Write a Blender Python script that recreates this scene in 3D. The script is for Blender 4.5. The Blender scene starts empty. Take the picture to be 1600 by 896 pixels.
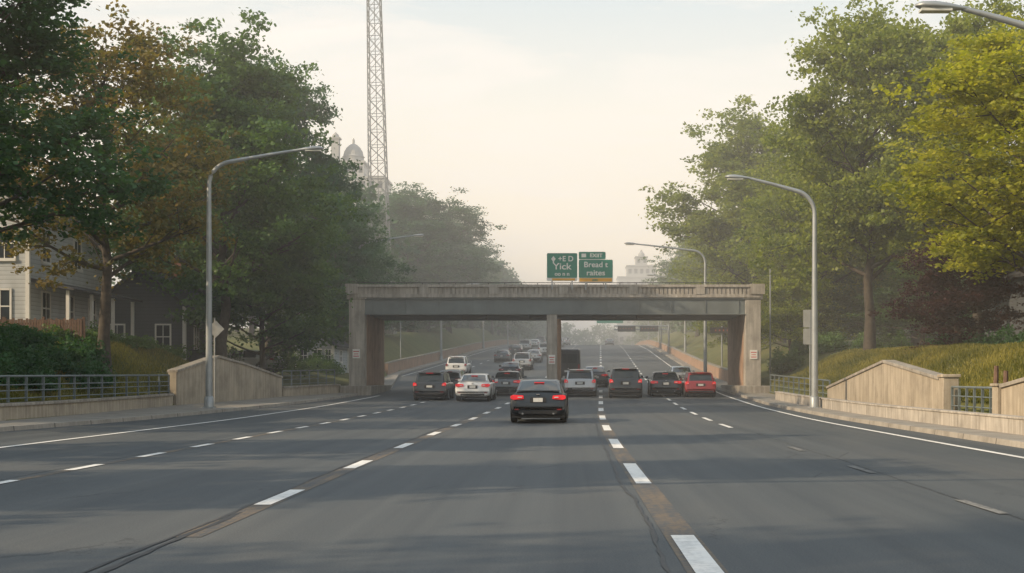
import bpy, math, random
import numpy as np
from mathutils import Vector
random.seed(7)
scene = bpy.context.scene
scene.view_settings.view_transform = 'Standard'
scene.view_settings.look = 'None'
scene.view_settings.exposure = 0
COL = scene.collection

# ------------------------------------------------------------------ layout
_t = np.arange(-80, 4001, 1.0)
_zr = np.interp(_t, [-80, 45, 60, 77, 95, 110, 130, 165, 200, 250, 300, 340, 400, 600, 1000, 4000],
                [0, 0, .12, .42, .95, 1.5, 2.4, 4.1, 5.8, 7.8, 9.0, 9.5, 9.3, 6, 0, 0])
_k = np.ones(9) / 9
_zr2 = np.convolve(np.pad(_zr, 4, mode='edge'), _k, 'valid')
def zr(y): return np.interp(y, _t, _zr2)
def off(y):
    y = np.asarray(y, float)
    return np.where(y < 20, 0, np.where(y < 60, .0272 * (y - 20) ** 2 / 80, .544 + .0272 * (y - 60)))
def mk(ys, xs, rel):
    def f(y):
        y = np.asarray(y, float)
        a = np.interp(y, ys, xs)
        return np.where(y > ys[-1], off(y) + rel, a)
    return f
KL = mk([-80, 25, 35, 72, 88, 115], [-16.2, -16, -15.6, -12.6, -12.0, float(off(115)) - 17], -17)
KR = mk([-80, 60, 77, 88, 115], [9.6, 9.7, 10.2, 10.3, float(off(115)) + 9.8], 9.8)
WL = mk([-80, 57.5, 70, 77, 88, 115], [-18.2, -17.8, -15.9, -13.7, -13.6, float(off(115)) - 18], -18)
WR = mk([-80, 60, 77, 88, 115], [12.1, 12.1, 12.1, 12.1, float(off(115)) + 10.8], 10.8)
def sm(t):
    t = np.clip(t, 0, 1); return t * t * (3 - 2 * t)
def ground(x, y):
    x = np.asarray(x, float); y = np.asarray(y, float)
    z = zr(y) - .06
    dl = (WL(y) - .15) - x
    al = np.interp(y, [64, 72, 100, 120], [2.4, .7, .7, 2.4])
    dr = x - (WR(y) + .15)
    w = .12 * np.sin(x * .9 + y * .31) * np.sin(y * .53 - x * .2)
    z = z + np.where(dl > 0, np.interp(y, [64, 72, 100, 120], [.55, .5, .5, .9]) + (al + w) * sm(dl / 4.5) + np.clip(dl - 30, 0, 400) * .004, 0)
    z = z + np.where(dr > 0, .8 + (1.9 + w) * sm(dr / 5.5) + np.clip(dr - 30, 0, 400) * .004, 0)
    return z

# ------------------------------------------------------------------ materials
def newmat(name):
    m = bpy.data.materials.new(name); m.use_nodes = True
    nt = m.node_tree
    return m, nt, nt.nodes['Principled BSDF']
def coords(nt, scale=(1, 1, 1), kind='Object'):
    tc = nt.nodes.new('ShaderNodeTexCoord'); mp = nt.nodes.new('ShaderNodeMapping')
    mp.inputs['Scale'].default_value = scale
    nt.links.new(tc.outputs[kind], mp.inputs['Vector']); return mp.outputs['Vector']
def noise(nt, vec, scale, detail=4, rough=.55, dist=0):
    n = nt.nodes.new('ShaderNodeTexNoise')
    n.inputs['Scale'].default_value = scale; n.inputs['Detail'].default_value = detail
    n.inputs['Roughness'].default_value = rough; n.inputs['Distortion'].default_value = dist
    nt.links.new(vec, n.inputs['Vector']); return n.outputs['Fac']
def ramp(nt, fac, stops):
    r = nt.nodes.new('ShaderNodeValToRGB'); e = r.color_ramp.elements
    e[0].position, e[0].color = stops[0][0], (*stops[0][1], 1)
    e[1].position, e[1].color = stops[-1][0], (*stops[-1][1], 1)
    for p, c in stops[1:-1]:
        q = e.new(p); q.color = (*c, 1)
    nt.links.new(fac, r.inputs['Fac']); return r.outputs['Color']
def mix(nt, a, b, fac, mode='MIX'):
    n = nt.nodes.new('ShaderNodeMix'); n.data_type = 'RGBA'; n.blend_type = mode
    for s, v in ((0, fac), (6, a), (7, b)):
        if isinstance(v, bpy.types.NodeSocket): nt.links.new(v, n.inputs[s])
        else: n.inputs[s].default_value = v if s == 0 else (*v, 1)
    return n.outputs[2]
def math_(nt, op, a, b=None, clamp=False):
    n = nt.nodes.new('ShaderNodeMath'); n.operation = op; n.use_clamp = clamp
    for s, v in ((0, a), (1, b)):
        if v is None: continue
        if isinstance(v, bpy.types.NodeSocket): nt.links.new(v, n.inputs[s])
        else: n.inputs[s].default_value = v
    return n.outputs[0]
def bump(nt, p, h, strength=.3, dist=.02):
    b = nt.nodes.new('ShaderNodeBump'); b.inputs['Strength'].default_value = strength; b.inputs['Distance'].default_value = dist
    nt.links.new(h, b.inputs['Height']); nt.links.new(b.outputs[0], p.inputs['Normal'])
def simple(name, col, rough=.6, metal=0, var=.15, vs=3, emis=0, coat=0):
    m, nt, p = newmat(name)
    v = coords(nt); f = noise(nt, v, vs)
    c = ramp(nt, f, [(.3, tuple(x * (1 - var) for x in col)), (.7, tuple(min(1, x * (1 + var)) for x in col))])
    nt.links.new(c, p.inputs['Base Color'])
    p.inputs['Roughness'].default_value = rough; p.inputs['Metallic'].default_value = metal
    if coat: p.inputs['Coat Weight'].default_value = coat; p.inputs['Coat Roughness'].default_value = .06
    if emis:
        p.inputs['Emission Color'].default_value = (*col, 1); p.inputs['Emission Strength'].default_value = emis
    return m
def concrete(name, base, streak=.5, joints=0, sc=1.0):
    m, nt, p = newmat(name)
    v = coords(nt); f = noise(nt, v, 1.1 * sc, 6, .65)
    c = ramp(nt, f, [(.28, tuple(x * .68 for x in base)), (.5, base), (.75, tuple(x * 1.2 for x in base))])
    vs = coords(nt, (5, 5, .35)); s = noise(nt, vs, 1.2, 4, .6)
    st = ramp(nt, s, [(.42, (.45, .43, .4)), (.6, (1, 1, 1))])
    c = mix(nt, c, st, streak, 'MULTIPLY')
    g = noise(nt, v, 40, 3)
    c = mix(nt, c, ramp(nt, g, [(.3, (.8, .8, .8)), (.7, (1.1, 1.1, 1.1))]), .6, 'MULTIPLY')
    if joints:
        sx = nt.nodes.new('ShaderNodeSeparateXYZ'); tc = nt.nodes.new('ShaderNodeTexCoord')
        nt.links.new(tc.outputs['Object'], sx.inputs[0])
        fr = math_(nt, 'FRACT', math_(nt, 'MULTIPLY', sx.outputs[1], 1 / joints))
        lt = math_(nt, 'LESS_THAN', fr, .018)
        c = mix(nt, c, (.06, .055, .05), lt)
    nt.links.new(c, p.inputs['Base Color']); p.inputs['Roughness'].default_value = .88
    bump(nt, p, g, .25, .01)
    return m
M = {}
M['conc'] = concrete('concrete', (.36, .325, .28), .5)
M['conc_l'] = concrete('pale_concrete', (.45, .41, .36), .5)
M['conc_tan'] = concrete('stained_concrete', (.42, .27, .185), .4)
M['conc_wall'] = concrete('wall_concrete', (.42, .36, .28), .4)
M['walk'] = concrete('pavement_concrete', (.28, .255, .22), 0, 1.6)
M['kerb'] = concrete('kerb_concrete', (.34, .31, .27), .2, 2.4)
M['steel'] = simple('girder_paint', (.15, .17, .17), .55, 0, .2, .8)
M['galv'] = simple('galvanised_steel', (.34, .36, .37), .45, .4, .12, 2)
M['rail'] = simple('railing_paint', (.16, .19, .195), .5, .3, .2, 3)
M['dark'] = simple('dark_metal', (.03, .03, .032), .6)
M['tower'] = simple('tower_paint', (.22, .225, .23), .5, .3)
M['white'] = simple('white_paint', (.75, .73, .69), .5, 0, .06)
M['signback'] = simple('sign_aluminium', (.40, .40, .38), .5, .4, .1)
M['signgreen'] = simple('sign_green', (.0, .2, .135), .45, 0, .08)
M['signyellow'] = simple('sign_yellow', (.75, .36, .02), .5, 0, .05)
M['red'] = simple('sign_red', (.5, .03, .03), .5)
M['amber'] = simple('led_amber', (.45, .10, .04), .5, 0, .1)
M['wood'] = simple('weathered_wood', (.14, .085, .06), .85, 0, .35, 4)
M['bark'] = simple('bark', (.065, .052, .04), .9, 0, .4, 5)
M['slate'] = simple('roof_shingle', (.06, .06, .065), .85, 0, .35, 4)
M['glasswin'] = simple('window_glass', (.03, .04, .05), .08)
M['tyre'] = simple('tyre_rubber', (.02, .02, .02), .85)
M['rim'] = simple('wheel_rim', (.35, .35, .36), .3, .8)
M['cglass'] = simple('car_glass', (.02, .028, .032), .05, 0, .1)
M['tail'] = simple('tail_light', (.6, .008, .012), .2, 0, .1, 9, .35)
M['taildim'] = simple('tail_light_unlit', (.22, .008, .01), .2, 0, .2, 9, .05)
M['plate'] = simple('number_plate', (.6, .6, .58), .5, 0, .1, 20)
M['trim'] = simple('car_trim', (.018, .018, .02), .55)
def paintm(n, c, rough=.35, metal=.0):
    return simple('paint_' + n, c, rough, metal, .06, 1.5, 0, .5)
P = dict(black=paintm('black', (.007, .012, .018)), white=paintm('white', (.72, .72, .71)), grey=paintm('grey', (.10, .115, .13), .35, .4),
         silver=paintm('silver', (.42, .43, .44), .35, .4), red=paintm('red', (.25, .012, .015)), navy=paintm('dark_blue', (.014, .022, .036)),
         dark=paintm('charcoal', (.02, .025, .031)))

def asphalt():
    m, nt, p = newmat('asphalt')
    v = coords(nt)
    big = noise(nt, coords(nt, (.35, .07, 1)), 1.0, 5, .6, .3)
    c = ramp(nt, big, [(.3, (.052, .061, .068)), (.5, (.072, .080, .086)), (.72, (.100, .104, .105))])
    st = noise(nt, coords(nt, (2.2, .02, 1)), 1.0, 3, .6)
    c = mix(nt, c, ramp(nt, st, [(.35, (.80, .81, .82)), (.65, (1.16, 1.14, 1.10))]), .8, 'MULTIPLY')
    fine = noise(nt, v, 55, 3, .7)
    c = mix(nt, c, ramp(nt, fine, [(.3, (.55, .55, .55)), (.7, (1.45, 1.45, 1.42))]), .8, 'MULTIPLY')
    vo = nt.nodes.new('ShaderNodeTexVoronoi'); vo.feature = 'DISTANCE_TO_EDGE'; vo.inputs['Scale'].default_value = .4
    wob = noise(nt, v, 1.6, 5, .7)
    vm = nt.nodes.new('ShaderNodeVectorMath'); vm.operation = 'ADD'
    cmb = nt.nodes.new('ShaderNodeCombineXYZ'); nt.links.new(wob, cmb.inputs[0]); nt.links.new(wob, cmb.inputs[1])
    nt.links.new(coords(nt, (1, .35, 1)), vm.inputs[0]); nt.links.new(cmb.outputs[0], vm.inputs[1])
    nt.links.new(vm.outputs[0], vo.inputs['Vector'])
    cr = math_(nt, 'LESS_THAN', vo.outputs['Distance'], .006)
    msk = math_(nt, 'GREATER_THAN', noise(nt, v, .22, 2), .55)
    cr = math_(nt, 'MULTIPLY', math_(nt, 'MULTIPLY', cr, msk), .5)
    c = mix(nt, c, (.025, .026, .028), cr)
    nt.links.new(c, p.inputs['Base Color'])
    r = ramp(nt, big, [(.3, (.62,) * 3), (.7, (.82,) * 3)]); nt.links.new(r, p.inputs['Roughness'])
    bump(nt, p, fine, .35, .01)
    return m
M['asphalt'] = asphalt()
def roadpaint(name, col, wear=.5, under=(.085, .087, .088)):
    m, nt, p = newmat(name)
    v = coords(nt); f = noise(nt, v, 9, 6, .75)
    g = noise(nt, coords(nt, (6, .6, 1)), 1, 4)
    f = math_(nt, 'ADD', math_(nt, 'MULTIPLY', f, .6), math_(nt, 'MULTIPLY', g, .4))
    c = ramp(nt, f, [(wear - .14, under), (wear - .05, tuple(x * .75 for x in col)), (wear + .1, col)])
    nt.links.new(c, p.inputs['Base Color']); p.inputs['Roughness'].default_value = .7
    return m
M['line'] = roadpaint('road_paint_white', (.80, .78, .74), .44)
M['lineworn'] = roadpaint('road_paint_worn', (.28, .27, .25), .58)
M['seam'] = roadpaint('joint_seal_tan', (.19, .145, .10), .60, (.072, .074, .076))
M['tar'] = simple('tar_seal', (.034, .035, .037), .6, 0, .3, 3)

def groundmat():
    m, nt, p = newmat('grass_ground')
    v = coords(nt); f = noise(nt, v, .35, 6, .65); g = noise(nt, v, 7, 4, .7)
    c = ramp(nt, f, [(.3, (.06, .08, .018)), (.5, (.11, .12, .028)), (.7, (.17, .15, .045))])
    c = mix(nt, c, ramp(nt, g, [(.3, (.55, .55, .5)), (.7, (1.35, 1.3, 1.2))]), .8, 'MULTIPLY')
    nt.links.new(c, p.inputs['Base Color']); p.inputs['Roughness'].default_value = .95
    bump(nt, p, g, .8, .08); return m
M['ground'] = groundmat()
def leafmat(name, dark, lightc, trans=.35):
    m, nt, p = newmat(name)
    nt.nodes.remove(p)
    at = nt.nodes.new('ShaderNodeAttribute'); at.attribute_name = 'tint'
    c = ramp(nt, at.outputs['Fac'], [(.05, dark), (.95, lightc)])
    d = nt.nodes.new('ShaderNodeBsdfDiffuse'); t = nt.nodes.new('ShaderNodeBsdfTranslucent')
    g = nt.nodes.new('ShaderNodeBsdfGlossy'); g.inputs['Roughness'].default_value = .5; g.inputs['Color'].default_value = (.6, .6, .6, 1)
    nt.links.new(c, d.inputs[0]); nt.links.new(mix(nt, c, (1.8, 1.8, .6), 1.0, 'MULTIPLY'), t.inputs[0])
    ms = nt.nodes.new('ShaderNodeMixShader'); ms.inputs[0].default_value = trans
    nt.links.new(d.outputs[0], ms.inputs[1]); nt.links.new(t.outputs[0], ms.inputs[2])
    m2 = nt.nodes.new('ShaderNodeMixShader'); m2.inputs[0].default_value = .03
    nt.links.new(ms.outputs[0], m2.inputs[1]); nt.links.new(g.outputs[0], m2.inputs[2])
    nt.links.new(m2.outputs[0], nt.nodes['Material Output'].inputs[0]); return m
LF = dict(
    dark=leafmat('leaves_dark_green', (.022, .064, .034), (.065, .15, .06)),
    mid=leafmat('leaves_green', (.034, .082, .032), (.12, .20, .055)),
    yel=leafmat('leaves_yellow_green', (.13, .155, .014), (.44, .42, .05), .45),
    lit=leafmat('leaves_olive_sunlit', (.075, .115, .022), (.28, .31, .055), .42),  # sunlit brightness put into the leaf colour of the right-hand trees
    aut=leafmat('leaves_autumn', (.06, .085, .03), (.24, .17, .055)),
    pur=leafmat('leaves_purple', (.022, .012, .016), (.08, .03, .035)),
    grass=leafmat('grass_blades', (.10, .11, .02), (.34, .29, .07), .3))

# ------------------------------------------------------------------ mesh builder
class MB:
    def __init__(s): s.v = []; s.f = []; s.m = []
    def box(s, x0, x1, y0, y1, z0, z1, m=0):
        b = len(s.v)
        s.v += [(x0, y0, z0), (x1, y0, z0), (x1, y1, z0), (x0, y1, z0), (x0, y0, z1), (x1, y0, z1), (x1, y1, z1), (x0, y1, z1)]
        for q in ((0, 3, 2, 1), (4, 5, 6, 7), (0, 1, 5, 4), (1, 2, 6, 5), (2, 3, 7, 6), (3, 0, 4, 7)):
            s.f.append([b + i for i in q]); s.m.append(m)
    def poly(s, pts, m=0):
        b = len(s.v); s.v += [tuple(p) for p in pts]; s.f.append(list(range(b, b + len(pts)))); s.m.append(m)
    def loft(s, rings, m=0, cap=True, closed=True, mf=None):
        b = len(s.v); n = len(rings[0])
        for r in rings: s.v += [tuple(p) for p in r]
        for i in range(len(rings) - 1):
            for j in range(n if closed else n - 1):
                k = (j + 1) % n
                s.f.append([b + i * n + j, b + i * n + k, b + (i + 1) * n + k, b + (i + 1) * n + j])
                s.m.append(mf(i, j) if mf else m)
        if cap:
            s.f.append([b + j for j in range(n)][::-1]); s.m.append(m)
            s.f.append([b + (len(rings) - 1) * n + j for j in range(n)]); s.m.append(m)
    def tube(s, pts, rad, seg=8, m=0, cap=True):
        pts = [Vector(p) for p in pts]; rings = []
        if not hasattr(rad, '__len__'): rad = [rad] * len(pts)
        for i, p in enumerate(pts):
            d = (pts[min(i + 1, len(pts) - 1)] - pts[max(i - 1, 0)]).normalized()
            up = Vector((0, 0, 1)) if abs(d.z) < .9 else Vector((1, 0, 0))
            a = d.cross(up).normalized(); c = d.cross(a).normalized()
            rings.append([p + (a * math.cos(t) + c * math.sin(t)) * rad[i] for t in [2 * math.pi * k / seg for k in range(seg)]])
        s.loft(rings, m, cap)
    def prism(s, pts2, y0, y1, m=0, axis='y'):
        if axis == 'y': r = [[(x, yy, z) for x, z in pts2] for yy in (y0, y1)]
        else: r = [[(yy, x, z) for x, z in pts2] for yy in (y0, y1)]
        s.loft(r, m)
    def build(s, name, mats, parent=None, bevel=0, smooth=False, loc=None, rot=None, ang=35, recalc=True):
        me = bpy.data.meshes.new(name); me.from_pydata(s.v, [], s.f)
        for x in mats: me.materials.append(x)
        me.polygons.foreach_set('material_index', s.m)
        if recalc:
            import bmesh
            bm = bmesh.new(); bm.from_mesh(me); bmesh.ops.recalc_face_normals(bm, faces=bm.faces); bm.to_mesh(me); bm.free()
        if smooth:
            me.shade_smooth(); me.set_sharp_from_angle(angle=math.radians(ang))
        me.update()
        o = bpy.data.objects.new(name, me); COL.objects.link(o)
        if parent: o.parent = parent
        if loc: o.location = loc
        if rot: o.rotation_euler = rot
        if bevel:
            b = o.modifiers.new('bevel', 'BEVEL'); b.width = bevel; b.segments = 2; b.limit_method = 'ANGLE'; b.angle_limit = math.radians(38)
        return o
def empty(name, loc=(0, 0, 0), rot=(0, 0, 0)):
    o = bpy.data.objects.new(name, None); COL.objects.link(o); o.location = loc; o.rotation_euler = rot; o.empty_display_size = .3
    return o

# ------------------------------------------------------------------ ground, road, pavement
xs = np.unique(np.concatenate([np.arange(-1500, -70, 90), np.arange(-70, -30, 3), np.arange(-30, 30, .5), np.arange(30, 72, 3), np.arange(72, 1600, 90)]))
ys = np.unique(np.concatenate([np.arange(-60, 130, 1.5), np.arange(130, 420, 5), np.arange(420, 3600, 120)]))
X, Y = np.meshgrid(xs, ys); Z = ground(X, Y)
nx, ny = len(xs), len(ys)
gv = np.stack([X.ravel(), Y.ravel(), Z.ravel()], 1)
idx = np.arange(nx * ny).reshape(ny, nx)
gf = np.stack([idx[:-1, :-1].ravel(), idx[:-1, 1:].ravel(), idx[1:, 1:].ravel(), idx[1:, :-1].ravel()], 1)
me = bpy.data.meshes.new('ground'); me.from_pydata(gv.tolist(), [], gf.tolist()); me.materials.append(M['ground']); me.shade_smooth()
o = bpy.data.objects.new('ground', me); COL.objects.link(o)

def strip(b, y0, y1, xf0, xf1, dz, m=0, step=2.0, zf=zr):
    n = max(1, int(math.ceil((y1 - y0) / step))); yy = np.linspace(y0, y1, n + 1)
    pts = []
    for y in yy:
        z = float(zf(y)) + dz
        pts.append(((float(xf0(y)), y, z), (float(xf1(y)), y, z)))
    for a, c in zip(pts[:-1], pts[1:]): b.poly([a[0], a[1], c[1], c[0]], m)
b = MB(); strip(b, -60, 1200, KL, KR, 0, 0, 2)
b.build('road', [M['asphalt']], recalc=False)
def rel(r, w=0): return lambda y: off(y) + r + w
b = MB()
def dashes(r, w, segs, m):
    for a, c in segs: strip(b, a, c, rel(r, -w / 2), rel(r, w / 2), .010, m, 1.5)
strip(b, -40, 700, rel(8.5, -.08), rel(8.5, .08), .010, 0)
strip(b, -40, 76, rel(-12.05, -.08), rel(-12.05, .08), .010, 0)
strip(b, 112, 700, rel(-16.3, -.07), rel(-16.3, .07), .010, 0)
dashes(1.1, .22, [(8, 12.1), (18, 22.2)] + [(27 + 9 * k, 31 + 9 * k) for k in range(60)] + [(-30, -26), (-20, -16), (-10, -6), (-1, 3)], 0)
dashes(-3.56, .2, [(15 + 6 * k, 17 + 6 * k) for k in range(13)] + [(100 + 9 * k, 103 + 9 * k) for k in range(50)], 0)
dashes(-8.0, .17, [(-10 + 3.4 * k, -8.6 + 3.4 * k) for k in range(27)] + [(100 + 9 * k, 103 + 9 * k) for k in range(50)], 0)
dashes(4.8, .13, [(2 + 6 * k, 3.6 + 6 * k) for k in range(5)], 1)
dashes(4.8, .15, [(38 + 6 * k, 41 + 6 * k) for k in range(80)], 0)
dashes(-12.3, .15, [(115 + 9 * k, 118 + 9 * k) for k in range(50)], 0)
b.build('lane_markings', [M['line'], M['lineworn']], recalc=False)
b = MB(); rng = np.random.RandomState(3)
strip(b, -30, 60, rel(1.1, -.17), rel(1.1, .15), .004, 0)
strip(b, 12, 60, rel(-3.56, -.15), rel(-3.56, .14), .004, 0)
strip(b, 5, 60, rel(-8, -.09), rel(-8, .09), .004, 0)
def crack(r0, y0, y1, w, drift=0):
    yy = np.arange(y0, y1, .3); x = r0 + np.cumsum(rng.normal(0, .012, len(yy))) ; x = x - np.linspace(0, x[-1] - r0, len(yy)) + drift * (yy - y0)
    ww = w * (.4 + rng.rand(len(yy)))
    for i in range(len(yy) - 1):
        z = float(zr(yy[i])) + .007; z2 = float(zr(yy[i + 1])) + .007; o0, o1 = float(off(yy[i])), float(off(yy[i + 1]))
        b.poly([(x[i] - ww[i] + o0, yy[i], z), (x[i] + ww[i] + o0, yy[i], z), (x[i + 1] + ww[i + 1] + o1, yy[i + 1], z2), (x[i + 1] - ww[i + 1] + o1, yy[i + 1], z2)], 1)
crack(.90, -10, 60, .02); crack(-3.75, 0, 60, .022); crack(-3.6, 4, 14.5, .03)
crack(4.8, 0, 70, .007); crack(-8.15, 5, 60, .009)
b.build('road_joint_seals', [M['seam'], M['tar']], recalc=False)

def pavement(name, inner, outer, side, y0, y1):
    b = MB(); h = .13
    n = int((y1 - y0) / 2); yy = np.linspace(y0, y1, n + 1)
    rings = []
    for y in yy:
        z = float(zr(y)); a = float(inner(y)); c = float(outer(y))
        rings.append([(a, y, z - .05), (a + side * .02, y, z + h), (a + side * .17, y, z + h + .003), (c, y, z + h + .012)])
    b.loft(rings, 0, cap=False, closed=False, mf=lambda i, j: 0 if j < 2 else 1)
    b.build(name, [M['kerb'], M['walk']], recalc=False)
pavement('pavement', KL, lambda y: WL(y) - .1, -1, -60, 500)
pavement('pavement', KR, lambda y: WR(y) + .1, 1, -60, 500)

# ------------------------------------------------------------------ walls
def wall_line(name, pts, th, mat, capm=None, capw=.06, caph=.1):
    b = MB(); pts = [tuple(map(float, p)) for p in pts]
    r = []; rc = []
    for i, (x, y, z0, z1) in enumerate(pts):
        a = pts[max(i - 1, 0)]; c = pts[min(i + 1, len(pts) - 1)]
        dx, dy = c[0] - a[0], c[1] - a[1]; L = math.hypot(dx, dy); nx_, ny_ = -dy / L * th / 2, dx / L * th / 2
        r.append([(x - nx_, y - ny_, z0), (x + nx_, y + ny_, z0), (x + nx_, y + ny_, z1), (x - nx_, y - ny_, z1)])
        k = 1 + capw * 2 / th
        rc.append([(x - nx_ * k, y - ny_ * k, z1 + .002), (x + nx_ * k, y + ny_ * k, z1 + .002), (x + nx_ * k, y + ny_ * k, z1 + caph), (x - nx_ * k, y - ny_ * k, z1 + caph)])
    b.loft(r, 0)
    b.loft(rc, 1)
    return b.build(name, [mat, capm or mat], bevel=.012)
def zz(y, h): return float(zr(y)) + h
wall_line('low_wall', [(float(WL(y)), y, zz(y, -.1), zz(y, .58)) for y in np.arange(-30, 57.6, 2.5)], .3, M['conc_wall'], M['conc'])
wall_line('wing_wall', [(-17.8, 57.9, 0, 1.72), (-17.05, 62.2, 0, 2.45), (-16.5, 65.5, 0, 2.1), (-15.75, 70.2, 0, 1.45)], .4, M['conc_wall'], M['conc'], .06, .12)
wall_line('low_wall', [(-15.7, 70.6, 0.1, .9), (-14.3, 75, .1, 1.0), (-13.7, 76.8, .1, 1.0)], .3, M['conc_wall'], M['conc'])
wall_line('low_wall', [(10.95, y, zz(y, -.1), zz(y, .5)) for y in np.arange(-30, 66.1, 3)], .3, M['conc_l'], M['conc_l'], .03, .06)
wall_line('wing_wall', [(12.15, 58.6, 0, .98), (12.15, 48.2, 0, 2.05), (12.15, 41.0, 0, 1.42)], .35, M['conc_wall'], M['conc'], .06, .11)
wall_line('wing_wall', [(12.15, 35.2, 0, 1.2), (12.15, 29, 0, 1.85), (12.15, 20, 0, 1.3)], .35, M['conc_wall'], M['conc'], .06, .11)
b = MB(); b.box(11.9, 12.4, 40.35, 40.85, .1, 1.5); b.box(11.85, 12.45, 40.3, 40.9, 1.502, 1.6); b.box(11.9, 12.4, 35.3, 35.75, .1, 1.25); b.box(11.85, 12.45, 35.25, 35.8, 1.252, 1.33)
b.build('stone_post', [M['conc_wall']], bevel=.02)
wall_line('retaining_wall', [(float(WR(y)), y, zz(y, -.1), zz(y, 1.0)) for y in np.arange(88, 420, 8)], .3, M['conc_tan'], M['conc'])
wall_line('retaining_wall', [(float(WL(y)), y, zz(y, -.1), zz(y, 1.1)) for y in np.arange(112, 420, 8)], .3, M['conc_tan'], M['conc'])

def railing(name, pts, base, top, sp=1.0, mat=None, bal=0):
    b = MB(); P3 = [Vector((p[0], p[1], p[2])) for p in pts]
    for a, c in zip(P3[:-1], P3[1:]):
        L = (c - a).length; n = max(1, round(L / sp))
        for i in range(n + 1):
            p = a.lerp(c, i / n); b.box(p.x - .035, p.x + .035, p.y - .035, p.y + .035, p.z + base, p.z + top)
        for h, r in ((top, .04), (top - .28, .022), ((base + top) / 2 - .05, .022), (base + .12, .022)):
            b.tube([(a.x, a.y, a.z + h), (c.x, c.y, c.z + h)], r, 6)
    return b.build(name, [mat or M['rail']])
railing('railing', [(float(WL(y)), y, zz(y, 0)) for y in (-30, 0, 30, 57.4)], .66, 1.5, 1.35)
railing('railing', [(-15.7, 70.9, .3), (-13.8, 76.4, .4)], .7, 1.55, .9)
railing('railing', [(12.15, 35.85, 0), (12.15, 40.25, 0)], .13, 1.2, .75)
railing('railing', [(12.15, 58.9, 0.1), (12.15, 76, .4)], .13, 1.25, 1.5)
b = MB()
for x, y, h in ((12.9, 38.4, 1.85), (13.05, 38.0, 1.7)):
    b.tube([(x, y, 0), (x, y, h * .6), (x + .02, y, h)], [.09, .085, .07], 8)
b.build('wooden_post', [M['wood']])

# ------------------------------------------------------------------ bridge
br = empty('overpass_bridge', (0, 77, 0))
def part(b, name, mats, parent, **k):
    return b.build(name, mats, parent=parent, **k)
b = MB()
for x0, x1 in ((-13.05, -12.1), (10.8, 11.75)):
    b.box(x0, x1, .0, .8, .2, 6.2)
    b.box(x0 - .12, x1 + .12, -.06, .86, 6.202, 6.5)
b.box(-1.15, -.52, .0, .6, .2, 5.3)
part(b, 'pilasters', [M['conc_l']], br, bevel=.03)
b = MB()
b.box(-13.0, -12.07, .803, 8.2, .2, 5.95); b.box(10.77, 11.7, .803, 8.2, .2, 5.95); b.box(-1.1, -.3, .603, 8.2, .2, 5.05)
part(b, 'pier_walls', [M['conc_tan']], br, bevel=.02)
b = MB()
b.box(-13.5, -11.65, -.5, 8.5, .1, 1.0); b.box(10.35, 12.3, -.5, 8.5, .1, 1.0); b.box(-1.4, -.1, -.6, 8.7, .1, .95)
part(b, 'footings', [M['conc']], br, bevel=.04)
b = MB()
b.box(-12.9, 11.7, .12, 8.1, 5.9, 6.3, 0)
b.box(-12.095, 10.795, .05, .3, 5.33, 6.27, 1)
b.box(-12.095, 10.795, -.05, .4, 5.28, 5.34, 1); b.box(-12.095, 10.795, -.05, .4, 6.2, 6.268, 1)
for yy in (2, 3.7, 5.4, 7.1, 7.9):
    b.box(-12.06, 10.76, yy - .03, yy + .03, 5.33, 5.9, 1); b.box(-12.06, 10.76, yy - .18, yy + .18, 5.27, 5.328, 1)
for i in range(12):
    x = -11.6 + i * 2.0
    b.box(x - .02, x + .02, .0, .048, 5.345, 6.198, 1)
for x0 in (-6.3, -2.2, 1.6, 4.3): b.box(x0, x0 + 1.5, .5, 1.4, 5.05, 5.27, 2)
part(b, 'deck_and_girders', [M['conc'], M['steel'], M['dark']], br)
b = MB()
for side in (-.12, 7.9):
    b.box(-12.9, 11.7, side, side + .4, 6.302, 6.5)
    b.box(-12.9, 11.7, side - .04, side + .44, 6.93, 7.08)
    for i in range(98):
        x = -12.75 + i * .25
        b.box(x - .085, x + .085, side + .05, side + .13, 6.5, 6.93)
    b.box(-12.9, 11.7, side + .131, side + .35, 6.5, 6.93)
    for x in (-12.95, -8.6, -4.4, -.2, 4.0, 8.0, 11.45):
        b.box(x - .2, x + .35, side - .03, side + .38, 6.5, 7.0)
b.box(-13.25, -12.5, -.2, 1.0, 6.502, 7.12); b.box(11.1, 11.95, -.2, 1.0, 6.502, 7.12)
part(b, 'parapet', [M['conc_l']], br)
b = MB(); b.tube([(-12.6, .1, 7.2), (11.2, .1, 7.2)], .025, 6)
for i in range(25): b.box(-12.6 + i * .99, -12.56 + i * .99, .08, .12, 7.08, 7.2)
part(b, 'parapet_rail', [M['dark']], br)
b = MB()
for x, z, w in ((-12.6, 2.65, .22), (-.84, 2.3, .2), (11.3, 2.6, .22)):
    b.box(x - w, x + w, -.05, -.01, z, z + .55, 0)
    for k, (a, c) in enumerate(((.75, .1), (.6, .08), (.8, .1))):
        b.box(x - w * a, x + w * a, -.056, -.051, z + .1 + k * .14, z + .1 + k * .14 + c * .5, 1)
part(b, 'pier_plates', [M['white'], M['red']], br)

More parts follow.
